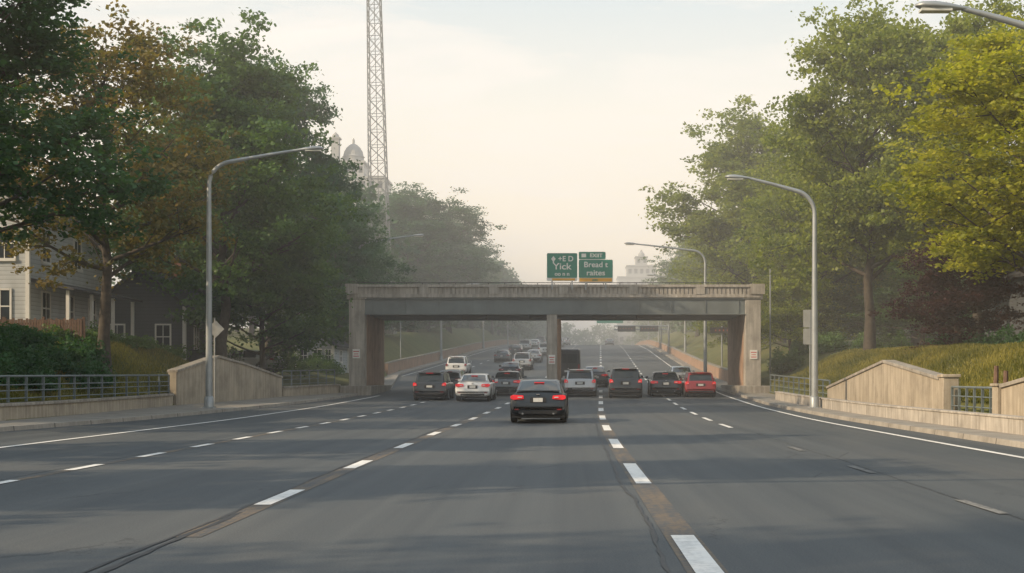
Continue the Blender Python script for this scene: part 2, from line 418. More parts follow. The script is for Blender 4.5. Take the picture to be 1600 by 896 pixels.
# ------------------------------------------------------------------ green guide signs
def text(parent, s, x, y, z, size, mat, sx=1):
    c = bpy.data.curves.new('lettering', 'FONT'); c.body = s; c.size = size; c.align_x = 'CENTER'; c.align_y = 'CENTER'; c.extrude = .004; c.offset = .007
    c.materials.append(mat); o = bpy.data.objects.new('lettering', c); COL.objects.link(o)
    o.parent = parent; o.location = (x, y, z); o.rotation_euler = (math.pi / 2, 0, 0); o.scale = (sx, 1, 1); return o
def rrect(b, x0, x1, z0, z1, y0, y1, r, m):
    pts = []
    for cx, cz, a0 in ((x1 - r, z1 - r, 0), (x0 + r, z1 - r, 90), (x0 + r, z0 + r, 180), (x1 - r, z0 + r, 270)):
        for k in range(5):
            a = math.radians(a0 + k * 22.5); pts.append((cx + r * math.cos(a), cz + r * math.sin(a)))
    b.prism(pts, y0, y1, m)
s1 = empty('highway_sign', (-.22, 76.75, 7.28))
b = MB(); rrect(b, -.92, .92, 0, 1.68, 0, .05, .08, 1); rrect(b, -.9, .9, .19, 1.66, -.006, -.001, .07, 0); b.box(-.6, .78, -.008, -.002, .03, .16, 2)
for x in (-.6, .6): b.box(x - .04, x + .04, .052, .12, -.5, 1.5, 3)
b.build('panel', [M['signgreen'], M['white'], M['signyellow'], M['galv']], parent=s1)
b = MB(); b.prism([(-.66, 1.32), (-.52, 1.5), (-.38, 1.32), (-.52, 1.14)], -.014, -.008); b.box(-.56, -.48, -.014, -.008, 1.06, 1.2)
b.build('symbol', [M['white']], parent=s1)
text(s1, '+E D', .22, -.012, 1.32, .44, M['white']); text(s1, 'Yick', .0, -.012, .86, .54, M['white'], 1.15); text(s1, 'oo n n', 0, -.012, .42, .32, M['white'], 1.05)
s2 = empty('highway_sign', (1.80, 76.75, 7.2))
b = MB(); rrect(b, -1.03, 1.03, 0, 1.37, 0, .05, .08, 1); rrect(b, -1.01, 1.01, .27, 1.35, -.006, -.001, .07, 0); b.box(-.98, .98, -.008, -.002, .04, .25, 2)
rrect(b, -1.03, .6, 1.375, 1.84, 0, .05, .08, 1); rrect(b, -1.01, .58, 1.395, 1.82, -.006, -.001, .06, 0)
for x in (-.6, .6): b.box(x - .04, x + .04, .052, .12, -.45, 1.3, 3)
b.build('panel', [M['signgreen'], M['white'], M['signyellow'], M['galv']], parent=s2)
b = MB(); b.box(-.86, -.58, -.012, -.007, 1.5, 1.72); b.build('symbol', [M['white']], parent=s2)
text(s2, 'EXIIT', .02, -.012, 1.6, .3, M['white'], 1.1); text(s2, 'Bread t', 0, -.012, 1.05, .46, M['white'], 1.05); text(s2, 'raites', 0, -.012, .56, .46, M['white'], 1.1)
text(s2, 'ooo', -.05, -.012, .15, .2, M['signgreen'])

g = empty('sign_gantry', (0, 180, zz(180, 0)))
b = MB(); b.tube([(14.5, 0, 0), (14.5, 0, 4.2)], .13, 8); b.tube([(14.5, 0, 3.9), (6.8, 0, 3.9)], .1, 6); b.tube([(14.5, 0, 3.4), (6.8, 0, 3.4)], .1, 6)
b.build('frame', [M['galv']], parent=g)
b = MB(); b.box(7.3, 9.8, -.3, -.1, 3.1, 3.9); b.box(10.4, 13.0, -.3, -.1, 3.1, 3.9)
for i in range(5): b.box(7.6 + i * .4, 7.72 + i * .4, -.31, -.302, 3.45, 3.6, 1); b.box(10.7 + i * .4, 10.82 + i * .4, -.31, -.302, 3.45, 3.6, 1)
b.build('panels', [M['dark'], M['amber']], parent=g)
g = empty('highway_sign', (7.4, 215, zz(215, 0)))
b = MB(); b.box(-2.2, 2.2, 0, .1, 4.2, 5.6, 0); b.tube([(8.2, .2, 0), (8.2, .2, 5.2)], .14, 6, 1); b.tube([(8.2, .2, 4.9), (-2, .2, 4.9)], .09, 6, 1)
b.build('panel', [M['signgreen'], M['galv']], parent=g)
g = empty('message_sign', (13.2, 108, zz(108, .8)))
b = MB(); b.tube([(0, .2, 0), (0, .2, 3.6)], .07, 8, 1); b.box(-1, 1, 0, .15, 3.0, 3.5, 0)
for i in range(4): b.box(-.6 + i * .33, -.5 + i * .33, -.012, -.004, 3.18, 3.3, 2)
b.build('panel', [M['dark'], M['galv'], M['amber']], parent=g)

g = empty('traffic_sign', (11.5, 60.2, .3))
b = MB(); b.tube([(0, .04, 0), (0, .04, 4.35)], .035, 8, 1); rrect(b, -.33, .33, 3.55, 4.38, 0, .02, .04, 0); rrect(b, -.33, .33, 2.75, 3.5, 0, .02, .04, 0); b.box(-.02, .02, -.02, -.002, 2.8, 4.3, 1)
b.build('plates', [M['signback'], M['galv']], parent=g)
g = empty('warning_sign', (-14.98, 54.6, .14))
b = MB(); b.tube([(0, 0, 0), (0, 0, 3.9)], .03, 8, 0); b.prism([(.05, 3.05), (.42, 3.42), (.05, 3.79), (-.32, 3.42)], -.03, -.01, 0)
b.build('plate', [M['signback']], parent=g)
for x, y, h in ((-16.0, 124, 6.5), (13.1, 82, 7)):
    b = MB(); b.tube([(0, 0, 0), (0, 0, h)], [.06, .04], 8); b.build('utility_pole', [M['galv']], loc=(x, y, float(ground(x, y))))

# ------------------------------------------------------------------ street lamps
LENS = simple('lamp_lens', (.5, .5, .45), .2)
def lamp(x, y, H, arm, side, z0=None):
    z = zz(y, .13) if z0 is None else z0
    e = empty('street_lamp', (x, y, z))
    b = MB(); s = side
    R = 1.0; zc = H - .55 - R
    pts = [(0, 0, 0), (0, 0, H * .3), (0, 0, H * .6), (0, 0, zc)]
    rad = [.15, .135, .115, .095]
    for k in range(1, 8):
        a = math.radians(k * 80 / 7); pts.append((s * (R - R * math.cos(a)), 0, zc + R * math.sin(a))); rad.append(.09)
    xe, ze = pts[-1][0], pts[-1][2]
    for k in range(1, 6):
        t = k / 5; pts.append((xe + s * (arm - .8 - R) * t, 0, ze + (H - .05 - ze) * (t * .85 + .15 * math.sin(t * math.pi / 2)))); rad.append(.085 - .03 * t)
    b.tube(pts, rad, 12)
    b.tube([(0, 0, 0), (0, 0, .45), (0, 0, .5)], [.21, .2, .15], 12); b.box(-.24, .24, -.24, .24, -.02, .04)
    b.build('pole', [M['galv']], parent=e, smooth=True, ang=50)
    b = MB(); px = pts[-1][0]; rings = []
    for k, (t, w, hh) in enumerate(((-.1, .05, .05), (.1, .09, .07), (.3, .15, .1), (.6, .19, .12), (.85, .16, .1), (1.0, .05, .04))):
        rings.append([(px + s * t, w * math.cos(a), H - .05 + t * .06 + hh * (math.sin(a) if math.sin(a) > 0 else .6 * math.sin(a))) for a in [2 * math.pi * i / 14 for i in range(14)]])
    b.loft(rings, 0, True); b.box(*sorted((px + s * .25, px + s * .9)), -.12, .12, H - .12, H - .065, 1)
    b.build('lamp_head', [M['galv'], LENS], parent=e, smooth=True, ang=60)
lamp(-15.05, 54, 10.95, 4.8, 1)
lamp(10.5, 54, 9.75, 3.75, -1)
lamp(11.0, 27, 9.2, 3.6, -1)
lamp(-16.3, 100, 11.2, 5.2, 1, 1.4)
lamp(10.9, 100, 10.7, 6.3, -1)
lamp(-17, 10, 10.95, 4.8, 1)
lamp(-14.6, 150, 9, 4.5, 1); lamp(14.0, 150, 10, 4.5, -1)
lamp(-13.2, 205, 10, 4.5, 1); lamp(15.3, 205, 10, 4.5, -1); lamp(16.8, 260, 10, 4.5, -1); lamp(-11.8, 260, 10, 4.5, 1)

# ------------------------------------------------------------------ lattice tower
e = empty('lattice_tower', (-21.6, 150, float(ground(-21.6, 150))))
b = MB(); Ht = 62; n = 34
def corner(k, c):
    t = k / n; w = 1.2 * (1 - t) + .45 * t; z = Ht * t; dx = -z * .022
    sx, sy = ((-1, -1), (1, -1), (1, 1), (-1, 1))[c]
    return Vector((dx + sx * w, sy * w, z))
for c in range(4):
    b.tube([corner(0, c), corner(n, c)], [.085, .06], 5)
    d = (c + 1) % 4
    for k in range(n):
        b.tube([corner(k, c), corner(k + 1, d)], .032, 4, cap=False); b.tube([corner(k, d), corner(k + 1, c)], .032, 4, cap=False)
        b.tube([corner(k + 1, c), corner(k + 1, d)], .035, 4, cap=False)
b.tube([corner(0, 0) + Vector((1.2, 1.2, 0)), corner(n, 0) + Vector((.45, .45, 0))], .05, 5)
b.build('frame', [M['tower']], parent=e)
b = MB(); b.box(-1.6, 1.6, -1.6, 1.6, -.5, .35); b.build('foundation', [M['conc']], parent=e)

# ------------------------------------------------------------------ buildings
def siding(name, col, sp=5.0):
    m, nt, p = newmat(name); tc = nt.nodes.new('ShaderNodeTexCoord'); sx = nt.nodes.new('ShaderNodeSeparateXYZ'); nt.links.new(tc.outputs['Object'], sx.inputs[0])
    fr = math_(nt, 'FRACT', math_(nt, 'MULTIPLY', sx.outputs[2], sp))
    c = ramp(nt, fr, [(.0, tuple(x * .35 for x in col)), (.14, tuple(x * .9 for x in col)), (1, col)])
    f = noise(nt, coords(nt, (1, 1, .4)), 1.5, 5)
    c = mix(nt, c, ramp(nt, f, [(.3, (.75, .75, .73)), (.7, (1.05, 1.05, 1.05))]), .7, 'MULTIPLY')
    nt.links.new(c, p.inputs['Base Color']); p.inputs['Roughness'].default_value = .75; bump(nt, p, fr, .5, .02); return m
S_w = siding('white_clapboard', (.58, .60, .62)); S_g = siding('grey_clapboard', (.095, .105, .12)); S_b = siding('beige_clapboard', (.30, .27, .23))
BRK = simple('chimney_brick', (.2, .09, .06), .9)
def house(name, x0, x1, y0, y1, zb, he, hr, mat, wins, wins_side=(), chim=True, porch=False):
    e = empty(name, ((x0 + x1) / 2, (y0 + y1) / 2, zb)); w = (x1 - x0) / 2; d = (y1 - y0) / 2
    b = MB(); b.box(-w, w, -d, d, -1, he)
    b.prism([(-w, he), (w, he), (0, he + hr)], -d, d)
    b.build('walls', [mat], parent=e)
    b = MB(); o = .35; A, B = (w, d); sl = hr / A
    for s in (-1, 1):
        b.prism([(s * (A + o), he - o * sl + .02), (s * (A + o), he - o * sl + .2), (0, he + hr + .22), (0, he + hr + .02)], -B - o, B + o)
    if chim: b.box(w * .3, w * .3 + .6, -.3, .3, he, he + hr + 1, 1)
    b.build('roof', [M['slate'], BRK], parent=e)
    b = MB()
    def win(face, u, z, ww, hh):
        def bx(a0, a1, c0, c1, p0, p1, m):
            if face == 'f': b.box(a0, a1, -d - p1, -d - p0, c0, c1, m)
            else: b.box(w + p0, w + p1, a0, a1, c0, c1, m)
        bx(u - ww / 2, u + ww / 2, z, z + hh, .005, .02, 1); t = .09
        bx(u - ww / 2 - t, u - ww / 2, z - t, z + hh + t, .005, .06, 0); bx(u + ww / 2, u + ww / 2 + t, z - t, z + hh + t, .005, .06, 0)
        bx(u - ww / 2, u + ww / 2, z + hh, z + hh + t, .005, .07, 0); bx(u - ww / 2 - .1, u + ww / 2 + .1, z - t - .05, z, .006, .11, 0)
        bx(u - ww / 2, u + ww / 2, z + hh / 2 - .03, z + hh / 2 + .03, .022, .045, 0); bx(u - .02, u + .02, z, z + hh, .022, .04, 0)
    for a in wins: win('f', *a)
    for a in wins_side: win('r', *a)
    for a in ((-w, -d), (w, -d), (w, d), (-w, d)): b.box(a[0] - .09, a[0] + .09, a[1] - .09, a[1] + .09, -.5, he - .03, 0)
    b.build('windows_and_trim', [M['white'], M['glasswin']], parent=e)
    if porch:
        b = MB(); b.box(w, w + 1.8, -d + .3, d - .3, 0, .3, 0); b.prism([(w + .02, 2.9), (w + 2.1, 2.5), (w + 2.1, 2.6), (w + .02, 3.1)], -d + .1, d - .1, 1)
        for k in range(4): yy = -d + .5 + k * (2 * d - 1) / 3; b.box(w + 1.6, w + 1.75, yy - .07, yy + .07, .3, 2.52, 0)
        b.build('porch', [M['white'], M['slate']], parent=e)
    return e
zg = lambda x, y: float(ground(x, y))
house('clapboard_house', -33, -25.2, 60, 70, zg(-26, 62), 6.2, 2.8, S_w, [(-2.5, 1.0, .9, 1.5), (0, 1.0, .9, 1.5), (2.6, 1.0, .9, 1.5), (-2.5, 4.0, .9, 1.4), (.2, 4, .9, 1.4), (2.8, 4.0, .9, 1.4), (0, 6.6, .7, .9)],
      [(-3, 1, .9, 1.5), (0, 1, .9, 1.5), (3, 1, .9, 1.5), (-3, 4, .9, 1.4), (1, 4, .9, 1.4)], porch=True)
house('clapboard_house', -26.6, -21.6, 72.5, 80, zg(-24, 76) + .6, 3.3, 2.0, S_g, [(-1.3, .9, .75, 1.3), (1.3, .9, .75, 1.3)], [(-1.5, 1, .8, 1.2), (1.5, 1, .8, 1.2)])
house('garage_building', -19.6, -16.9, 93, 99, zg(-18, 95), 1.9, .8, S_w, [(-.8, .7, .5, .8), (.2, .7, .5, .8), (1, .7, .35, .8)], [(0, .7, .8, .8)], chim=False)
house('clapboard_house', -36, -27, 34, 46, zg(-28, 40), 6, 3, S_b, [(-2, 1, .9, 1.5), (2, 1, .9, 1.5), (-2, 4, .9, 1.4), (2, 4, .9, 1.4)], [(-3, 1, .9, 1.5), (3, 1, .9, 1.5)])
house('clapboard_house', 24.5, 32, 66, 76, zg(26, 68), 4.2, 2.6, S_g, [(-2.6, .9, .8, 1.4), (-.6, .9, .8, 1.4), (2, .9, .8, 1.4), (-1.6, 3, .8, 1)], [])
b = MB()
for i in range(46):
    x = -27 + i * .12; h = 1.15 + .04 * math.sin(i * 2.3); b.box(x - .05, x + .05, 57.0, 57.03, 0, h)
for z in (.3, .9): b.box(-27, -21.5, 57.032, 57.08, z, z + .09)
for i in range(4): b.box(-26.9 + i * 1.78, -26.78 + i * 1.78, 57.03, 57.15, -.3, 1.25)
b.build('wooden_fence', [M['wood']], loc=(0, 0, zg(-24, 57)))

def facade_mat(name, col):
    m, nt, p = newmat(name); c = ramp(nt, noise(nt, coords(nt), .3, 4), [(.3, tuple(x * .85 for x in col)), (.7, col)]); nt.links.new(c, p.inputs['Base Color']); p.inputs['Roughness'].default_value = .8; return m
FM = facade_mat('pale_masonry', (.40, .40, .39))
def tower_block(b, x0, x1, y0, y1, z0, z1, fl=3.2, bay=1.8):
    b.box(x0, x1, y0, y1, z0, z1, 0); b.box(x0 - .3, x1 + .3, y0 - .3, y1 + .3, z1 + .003, z1 + .5, 0)
    n = int((x1 - x0) / bay); m = int((z1 - z0) / fl); q = int((y1 - y0) / bay)
    for j in range(m):
        z = z0 + (j + .3) * fl
        for i in range(n):
            x = x0 + (i + .5) * (x1 - x0) / n; b.box(x - bay * .28, x + bay * .28, y0 - .03, y0 - .005, z, z + fl * .5, 1)
        for i in range(q):
            y = y0 + (i + .5) * (y1 - y0) / q
            b.box(x1 + .005, x1 + .03, y - bay * .28, y + bay * .28, z, z + fl * .5, 1); b.box(x0 - .03, x0 - .005, y - bay * .28, y + bay * .28, z, z + fl * .5, 1)
def lathe(b, cx, cy, prof, seg=20, m=0):
    b.loft([[(cx + r * math.cos(2 * math.pi * k / seg), cy + r * math.sin(2 * math.pi * k / seg), z) for k in range(seg)] for r, z in prof], m)
b = MB(); tower_block(b, -55.5, -43.5, 0, 12, 0, 48); tower_block(b, -56, -48.5, 1, 9, 48.6, 51.8, 3, 1.5)
lathe(b, -51.5, 4.5, [(2.5, 52.3), (2.5, 53.6), (2.7, 53.7), (2.4, 54), (2.2, 55), (1.6, 56), (.8, 56.7), (.3, 56.9), (.3, 57.8), (.02, 58.4)])
b.box(-56.2, -54.4, 1, 3, 52.3, 57.5); b.box(-56.5, -54.1, .7, 3.3, 57.503, 57.9); lathe(b, -55.3, 2, [(.9, 57.91), (.7, 58.6), (.1, 59.2)])
tower_block(b, -62, -55.9, 1, 12, 0, 40)
o = b.build('domed_building', [FM, M['glasswin']], loc=(1.4, 420, -.4)); o.scale = (1.4, 1.4, 1.4)
b = MB(); tower_block(b, 20.5, 39.5, 0, 14, 0, 40.5, 3.6, 2.4); tower_block(b, 24, 35.5, 1, 12, 41.1, 45, 3.6, 2.2); tower_block(b, 27.5, 32, 2, 10, 45.6, 48.6, 2.8, 1.8); lathe(b, 29.8, 5, [(1.3, 49.1), (1.3, 50.2), (.6, 51), (.1, 52)])
b.build('office_building', [FM, M['glasswin']], loc=(0, 500, 0))

# ------------------------------------------------------------------ trees
def leaf_quads(rng, C, size, up=.5):
    n = len(C); nrm = rng.normal(size=(n, 3)); nrm[:, 2] = np.abs(nrm[:, 2]) + up; nrm /= np.linalg.norm(nrm, axis=1)[:, None]
    r = rng.normal(size=(n, 3)); a = np.cross(nrm, r); a /= np.linalg.norm(a, axis=1)[:, None] + 1e-9; c = np.cross(nrm, a)
    s = size * (.55 + .8 * rng.rand(n))[:, None] * .5
    a *= s; c *= s * .75
    return np.stack([C - a, C - c * 1.0, C + a, C + c * 1.0], 1).reshape(-1, 3)
def assemble(name, b, LV, tint, mats):
    nb = len(b.v); bf = [f for f in b.f if len(f) == 4]
    V = np.concatenate([np.array(b.v, dtype=np.float32).reshape(-1, 3), LV.astype(np.float32)]) if nb else LV.astype(np.float32)
    nl = len(LV) // 4; lf = np.arange(nl * 4) + nb
    loops = np.concatenate([np.array(bf, dtype=np.int64).ravel(), lf]) if bf else lf
    nf = len(loops) // 4
    me = bpy.data.meshes.new(name); me.vertices.add(len(V)); me.vertices.foreach_set('co', V.ravel())
    me.loops.add(len(loops)); me.loops.foreach_set('vertex_index', loops.astype(np.int32))
    me.polygons.add(nf); me.polygons.foreach_set('loop_start', (np.arange(nf) * 4).astype(np.int32))
    try: me.polygons.foreach_set('loop_total', np.full(nf, 4, dtype=np.int32))
    except Exception: pass
    for m in mats: me.materials.append(m)
    mi = np.concatenate([np.zeros(len(bf), dtype=np.int32), np.ones(nl, dtype=np.int32)]); me.polygons.foreach_set('material_index', mi)
    at = me.attributes.new('tint', 'FLOAT', 'FACE'); at.data.foreach_set('value', np.concatenate([np.zeros(len(bf)), tint]).astype(np.float32))
    me.update(calc_edges=True); me.validate(); return me
def tree_mesh(name, seed, H, R, th, nleaf, leaf, cr, nlimb=22, shape=.8, seg=6, nsub=5):
    rng = np.random.RandomState(seed); b = MB()
    tp = [Vector((0, 0, -.4))]
    for k in range(1, 9): tp.append(Vector((rng.normal(0, .012) * H * k / 4, rng.normal(0, .012) * H * k / 4, H * .86 * k / 8)))
    r0 = H * .019; rad = [r0 * 1.35] + [r0 * (1 - .82 * k / 8) for k in range(1, 9)]
    b.tube(tp, rad, 8, cap=False)
    def trunk(z):
        t = min(max(z / (H * .86) * 8, 0), 7.999); i = int(t); return tp[i].lerp(tp[i + 1], t - i)
    cl = []; lob = rng.rand(6) * 6.28
    def env(u, az):
        u = min(max(u, .02), .99)
        return R * (math.sin(math.pi * u ** shape) ** .62) * (1 + .16 * math.sin(2 * az + lob[0]) + .13 * math.sin(3 * az + lob[1] + 4 * u) + .1 * math.sin(9 * u + lob[2]))
    for i in range(nlimb):
        t = (i + .5) / nlimb; z = th + (H * .80 - th) * t ** 1.05; az = i * 2.39996 + rng.normal(0, .25)
        st = trunk(z); rise = H * (.10 + .10 * rng.rand()) * (1 + .4 * t); ze = min(z + rise, H * .97); u = (ze - th * .75) / (H - th * .75)
        rr = env(u, az) * (.78 + .28 * rng.rand()); end = Vector((rr * math.cos(az), rr * math.sin(az), ze))
        mid = st.lerp(end, .5) + Vector((0, 0, -rise * .15)) + Vector(rng.normal(0, .25, 3))
        pp = []
        for k in range(6):
            q = k / 5; pp.append(st * (1 - q) ** 2 + mid * 2 * q * (1 - q) + end * q * q)
        rl = r0 * .42 * (1 - .5 * t); b.tube(pp, [rl * (1 - .85 * k / 5) for k in range(6)], 5, cap=False)
        cl.append((end, 1.0)); 
        for s_ in range(nsub):
            q = .3 + .65 * rng.rand(); k = min(int(q * 5), 4); base = pp[k].lerp(pp[k + 1], q * 5 - k)
            L = R * (.22 + .26 * rng.rand()); dv = Vector(rng.normal(0, 1, 3)); dv.z = dv.z * .6 + .35; dv.normalize(); dv = (dv + Vector((math.cos(az), math.sin(az), 0)) * .45).normalized()
            e2 = base + dv * L; b.tube([base, base.lerp(e2, .5) + Vector(rng.normal(0, .1, 3)), e2], [rl * .35, rl * .22, rl * .08], 4, cap=False)
            cl.append((e2, .85 + .3 * rng.rand())); 
            if rng.rand() < .5: cl.append((base.lerp(e2, .55), .6))
    for k in range(7):
        z = H * (.80 + .03 * k); p = trunk(z); cl.append((Vector((p.x + rng.normal(0, R * .13), p.y + rng.normal(0, R * .13), min(z, H - cr * .5))), .8))
    nC = len(cl); C = np.array([tuple(c[0]) for c in cl]); S = np.array([c[1] for c in cl])
    w = S ** 2 * (.45 + .9 * rng.rand(nC)); w /= w.sum(); ci = rng.choice(nC, nleaf, p=w)
    SO = rng.normal(size=(nC, 7, 3)) * np.array([.75, .75, .42]); si = rng.randint(0, 7, nleaf)
    o1 = SO[ci, si]; o2 = rng.normal(size=(nleaf, 3)) * np.array([.32, .32, .15])
    Pn = C[ci] + (o1 + o2) * (S[ci] * cr)[:, None]
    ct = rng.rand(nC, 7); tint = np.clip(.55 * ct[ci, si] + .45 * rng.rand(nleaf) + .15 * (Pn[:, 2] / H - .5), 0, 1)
    return assemble(name, b, leaf_quads(rng, Pn, leaf), tint, [M['bark'], LF['mid']])
TM = dict(
    A=tree_mesh('tree_a', 11, 20, 6.2, 4.5, 62000, .27, 1.15, 26),
    E=tree_mesh('tree_e', 23, 20, 6.4, 4.0, 62000, .27, 1.2, 26, .9),
    B=tree_mesh('tree_b', 35, 16, 6.0, 3.2, 50000, .25, 1.1, 22, .75),
    C=tree_mesh('tree_c', 41, 17, 5.6, 4.5, 24000, .24, .95, 22, .85),
    D=tree_mesh('tree_d', 57, 10, 4.5, .9, 42000, .20, .85, 22, .65))
TH = dict(A=(20, 6.2), E=(20, 6.4), B=(16, 6.0), C=(17, 5.6), D=(10, 4.5))
def tree(name, kind, leaf, x, y, top, R, rot=0):
    z = zg(x, y); H0, R0 = TH[kind]; o = bpy.data.objects.new(name, TM[kind]); COL.objects.link(o)
    o.location = (x, y, z - .05); o.scale = (R / R0, R / R0, (top - z) / H0); o.rotation_euler = (0, 0, rot)
    o.material_slots[1].link = 'OBJECT'; o.material_slots[1].material = LF[leaf]; return o
# left
tree('maple_tree', 'C', 'dark', -23, -27, 16, 5.0, 1)  # off-screen row starts: trees added to throw streaky shade over the near road
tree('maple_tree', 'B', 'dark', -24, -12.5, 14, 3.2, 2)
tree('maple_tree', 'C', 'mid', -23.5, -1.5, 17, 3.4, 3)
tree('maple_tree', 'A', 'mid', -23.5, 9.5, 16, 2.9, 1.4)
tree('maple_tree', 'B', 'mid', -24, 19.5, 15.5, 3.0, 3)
tree('maple_tree', 'C', 'mid', -24.5, 32, 13.5, 3.2, 3)  # last of the added off-screen shade trees
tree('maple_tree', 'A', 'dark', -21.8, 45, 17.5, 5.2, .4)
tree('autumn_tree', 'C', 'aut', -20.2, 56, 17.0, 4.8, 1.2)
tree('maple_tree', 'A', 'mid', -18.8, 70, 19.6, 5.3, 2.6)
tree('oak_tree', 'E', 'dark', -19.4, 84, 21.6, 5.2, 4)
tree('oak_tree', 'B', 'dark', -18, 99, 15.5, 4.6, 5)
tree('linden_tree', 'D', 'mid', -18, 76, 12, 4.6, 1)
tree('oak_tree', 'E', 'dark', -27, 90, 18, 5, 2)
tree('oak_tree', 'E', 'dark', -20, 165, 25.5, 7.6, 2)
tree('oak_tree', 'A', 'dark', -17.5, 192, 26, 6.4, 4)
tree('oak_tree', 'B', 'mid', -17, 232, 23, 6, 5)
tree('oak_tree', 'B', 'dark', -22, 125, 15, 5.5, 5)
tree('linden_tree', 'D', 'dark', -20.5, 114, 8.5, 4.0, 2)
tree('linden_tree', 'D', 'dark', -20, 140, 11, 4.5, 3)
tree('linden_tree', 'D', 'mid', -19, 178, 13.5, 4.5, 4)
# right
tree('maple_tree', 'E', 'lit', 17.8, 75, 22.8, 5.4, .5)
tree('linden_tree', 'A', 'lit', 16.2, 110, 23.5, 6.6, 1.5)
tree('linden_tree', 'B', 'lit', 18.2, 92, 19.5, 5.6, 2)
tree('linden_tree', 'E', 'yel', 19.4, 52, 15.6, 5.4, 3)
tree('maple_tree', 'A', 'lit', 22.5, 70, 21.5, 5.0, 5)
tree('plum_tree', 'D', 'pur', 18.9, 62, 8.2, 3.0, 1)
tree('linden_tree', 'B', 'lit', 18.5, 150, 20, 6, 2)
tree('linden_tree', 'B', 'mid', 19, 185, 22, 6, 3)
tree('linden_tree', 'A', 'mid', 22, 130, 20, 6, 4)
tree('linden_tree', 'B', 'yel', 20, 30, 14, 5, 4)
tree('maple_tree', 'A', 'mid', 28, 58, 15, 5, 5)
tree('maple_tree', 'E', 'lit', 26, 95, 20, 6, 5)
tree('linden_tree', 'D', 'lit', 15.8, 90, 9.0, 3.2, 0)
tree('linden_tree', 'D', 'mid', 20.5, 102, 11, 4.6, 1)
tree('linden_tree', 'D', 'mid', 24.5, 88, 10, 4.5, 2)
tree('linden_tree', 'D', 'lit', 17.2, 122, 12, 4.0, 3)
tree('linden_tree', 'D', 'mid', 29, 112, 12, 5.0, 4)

def far_mass(name, spots, seed, leafk, per=2600, leaf=.75):
    rng = np.random.RandomState(seed); b = MB(); Ls = []; Ts = []
    for x, y, h, r in spots:
        z = zg(x, y); b.tube([(x, y, z - .5), (x, y, z + h * .7)], [h * .02, h * .006], 5, cap=False)
        nc = 46; u = rng.rand(nc); az = rng.rand(nc) * 6.28; rr = r * np.sin(np.pi * np.clip(u * .93 + .05, 0, 1) ** .75) ** .6 * (.5 + .5 * rng.rand(nc) ** .5) * (1 + .15 * np.sin(3 * az + x))
        C = np.stack([x + rr * np.cos(az), y + rr * np.sin(az), z + h * (.06 + .92 * u)], 1)
        ci = rng.randint(0, nc, per); Pn = C[ci] + rng.normal(size=(per, 3)) * np.array([1, 1, .6]) * r * .16
        Ls.append(leaf_quads(rng, Pn, leaf)); Ts.append(np.clip(rng.rand(nc)[ci] * .6 + .4 * rng.rand(per), 0, 1))
    me = assemble(name, b, np.concatenate(Ls), np.concatenate(Ts), [M['bark'], LF[leafk]])
    o = bpy.data.objects.new(name, me); COL.objects.link(o)
rng = np.random.RandomState(5)
sp = []
for y in np.arange(140, 470, 17):
    for k in range(3):
        sp.append((float(off(y)) - 26 - 9 * k - 4 * rng.rand(), y + rng.normal(0, 4), 13 + 5 * rng.rand(), 5.5 + 1.5 * rng.rand()))
for y in np.arange(255, 470, 16): sp.append((float(off(y)) - 20.5, y, 12 + 4 * rng.rand(), 5))
far_mass('distant_trees', sp, 1, 'dark')
sp = []
for y in np.arange(150, 470, 18):
    for k in range(3): sp.append((float(off(y)) + 18 + 9 * k + 4 * rng.rand(), y + rng.normal(0, 4), 11 + 5 * rng.rand(), 5.5 + 1.5 * rng.rand()))
for x in np.arange(-70, 110, 7): sp.append((x, 500 + 12 * rng.rand(), 10 + 6 * rng.rand(), 6.5))
for x in np.arange(-600, 600, 24): sp.append((x, 620 + 60 * rng.rand(), 15 + 6 * rng.rand(), 12))
for x in np.arange(34, 80, 7): sp.append((x, 100 + 30 * rng.rand(), 9 + 4 * rng.rand(), 5))
far_mass('distant_trees', sp, 2, 'mid', 2200, .85)

def bushes(name, spots, seed, leafk, per, leaf):
    rng = np.random.RandomState(seed); Ls = []; Ts = []; b = MB()
    for x, y, r, h in spots:
        z = zg(x, y); n = int(per * r); d = rng.normal(size=(n, 3)); d /= np.linalg.norm(d, axis=1)[:, None]; d[:, 2] = np.abs(d[:, 2])
        k = (.6 + .4 * rng.rand(n))[:, None]; lum = 1 + .18 * np.sin(d[:, 0:1] * 5 + x) + .15 * np.sin(d[:, 1:2] * 6 + d[:, 2:3] * 5 + y)
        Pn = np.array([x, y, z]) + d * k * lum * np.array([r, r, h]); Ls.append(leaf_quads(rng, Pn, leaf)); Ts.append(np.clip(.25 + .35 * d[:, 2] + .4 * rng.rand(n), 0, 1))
        b.tube([(x, y, z - .2), (x + .05, y, z + h * .6)], [.05, .02], 5, cap=False)
    me = assemble(name, b, np.concatenate(Ls), np.concatenate(Ts), [M['bark'], LF[leafk]]); o = bpy.data.objects.new(name, me); COL.objects.link(o)
rng = np.random.RandomState(9)
bushes('hedge', [(-19.3 - 2.6 * rng.rand(), 38 + 17 * rng.rand(), .7 + .5 * rng.rand(), .6 + .6 * rng.rand()) for _ in range(34)], 1, 'dark', 1500, .13)
bushes('hedge', [(-20.5 - 3.5 * rng.rand(), 56 + 14 * rng.rand(), .6 + .5 * rng.rand(), .5 + .5 * rng.rand()) for _ in range(12)], 2, 'mid', 1300, .13)
bushes('hedge', [(18.8 + 2.5 * rng.rand(), 45 + 24 * rng.rand(), .6 + .5 * rng.rand(), .6 + .5 * rng.rand()) for _ in range(22)], 3, 'dark', 1300, .13)
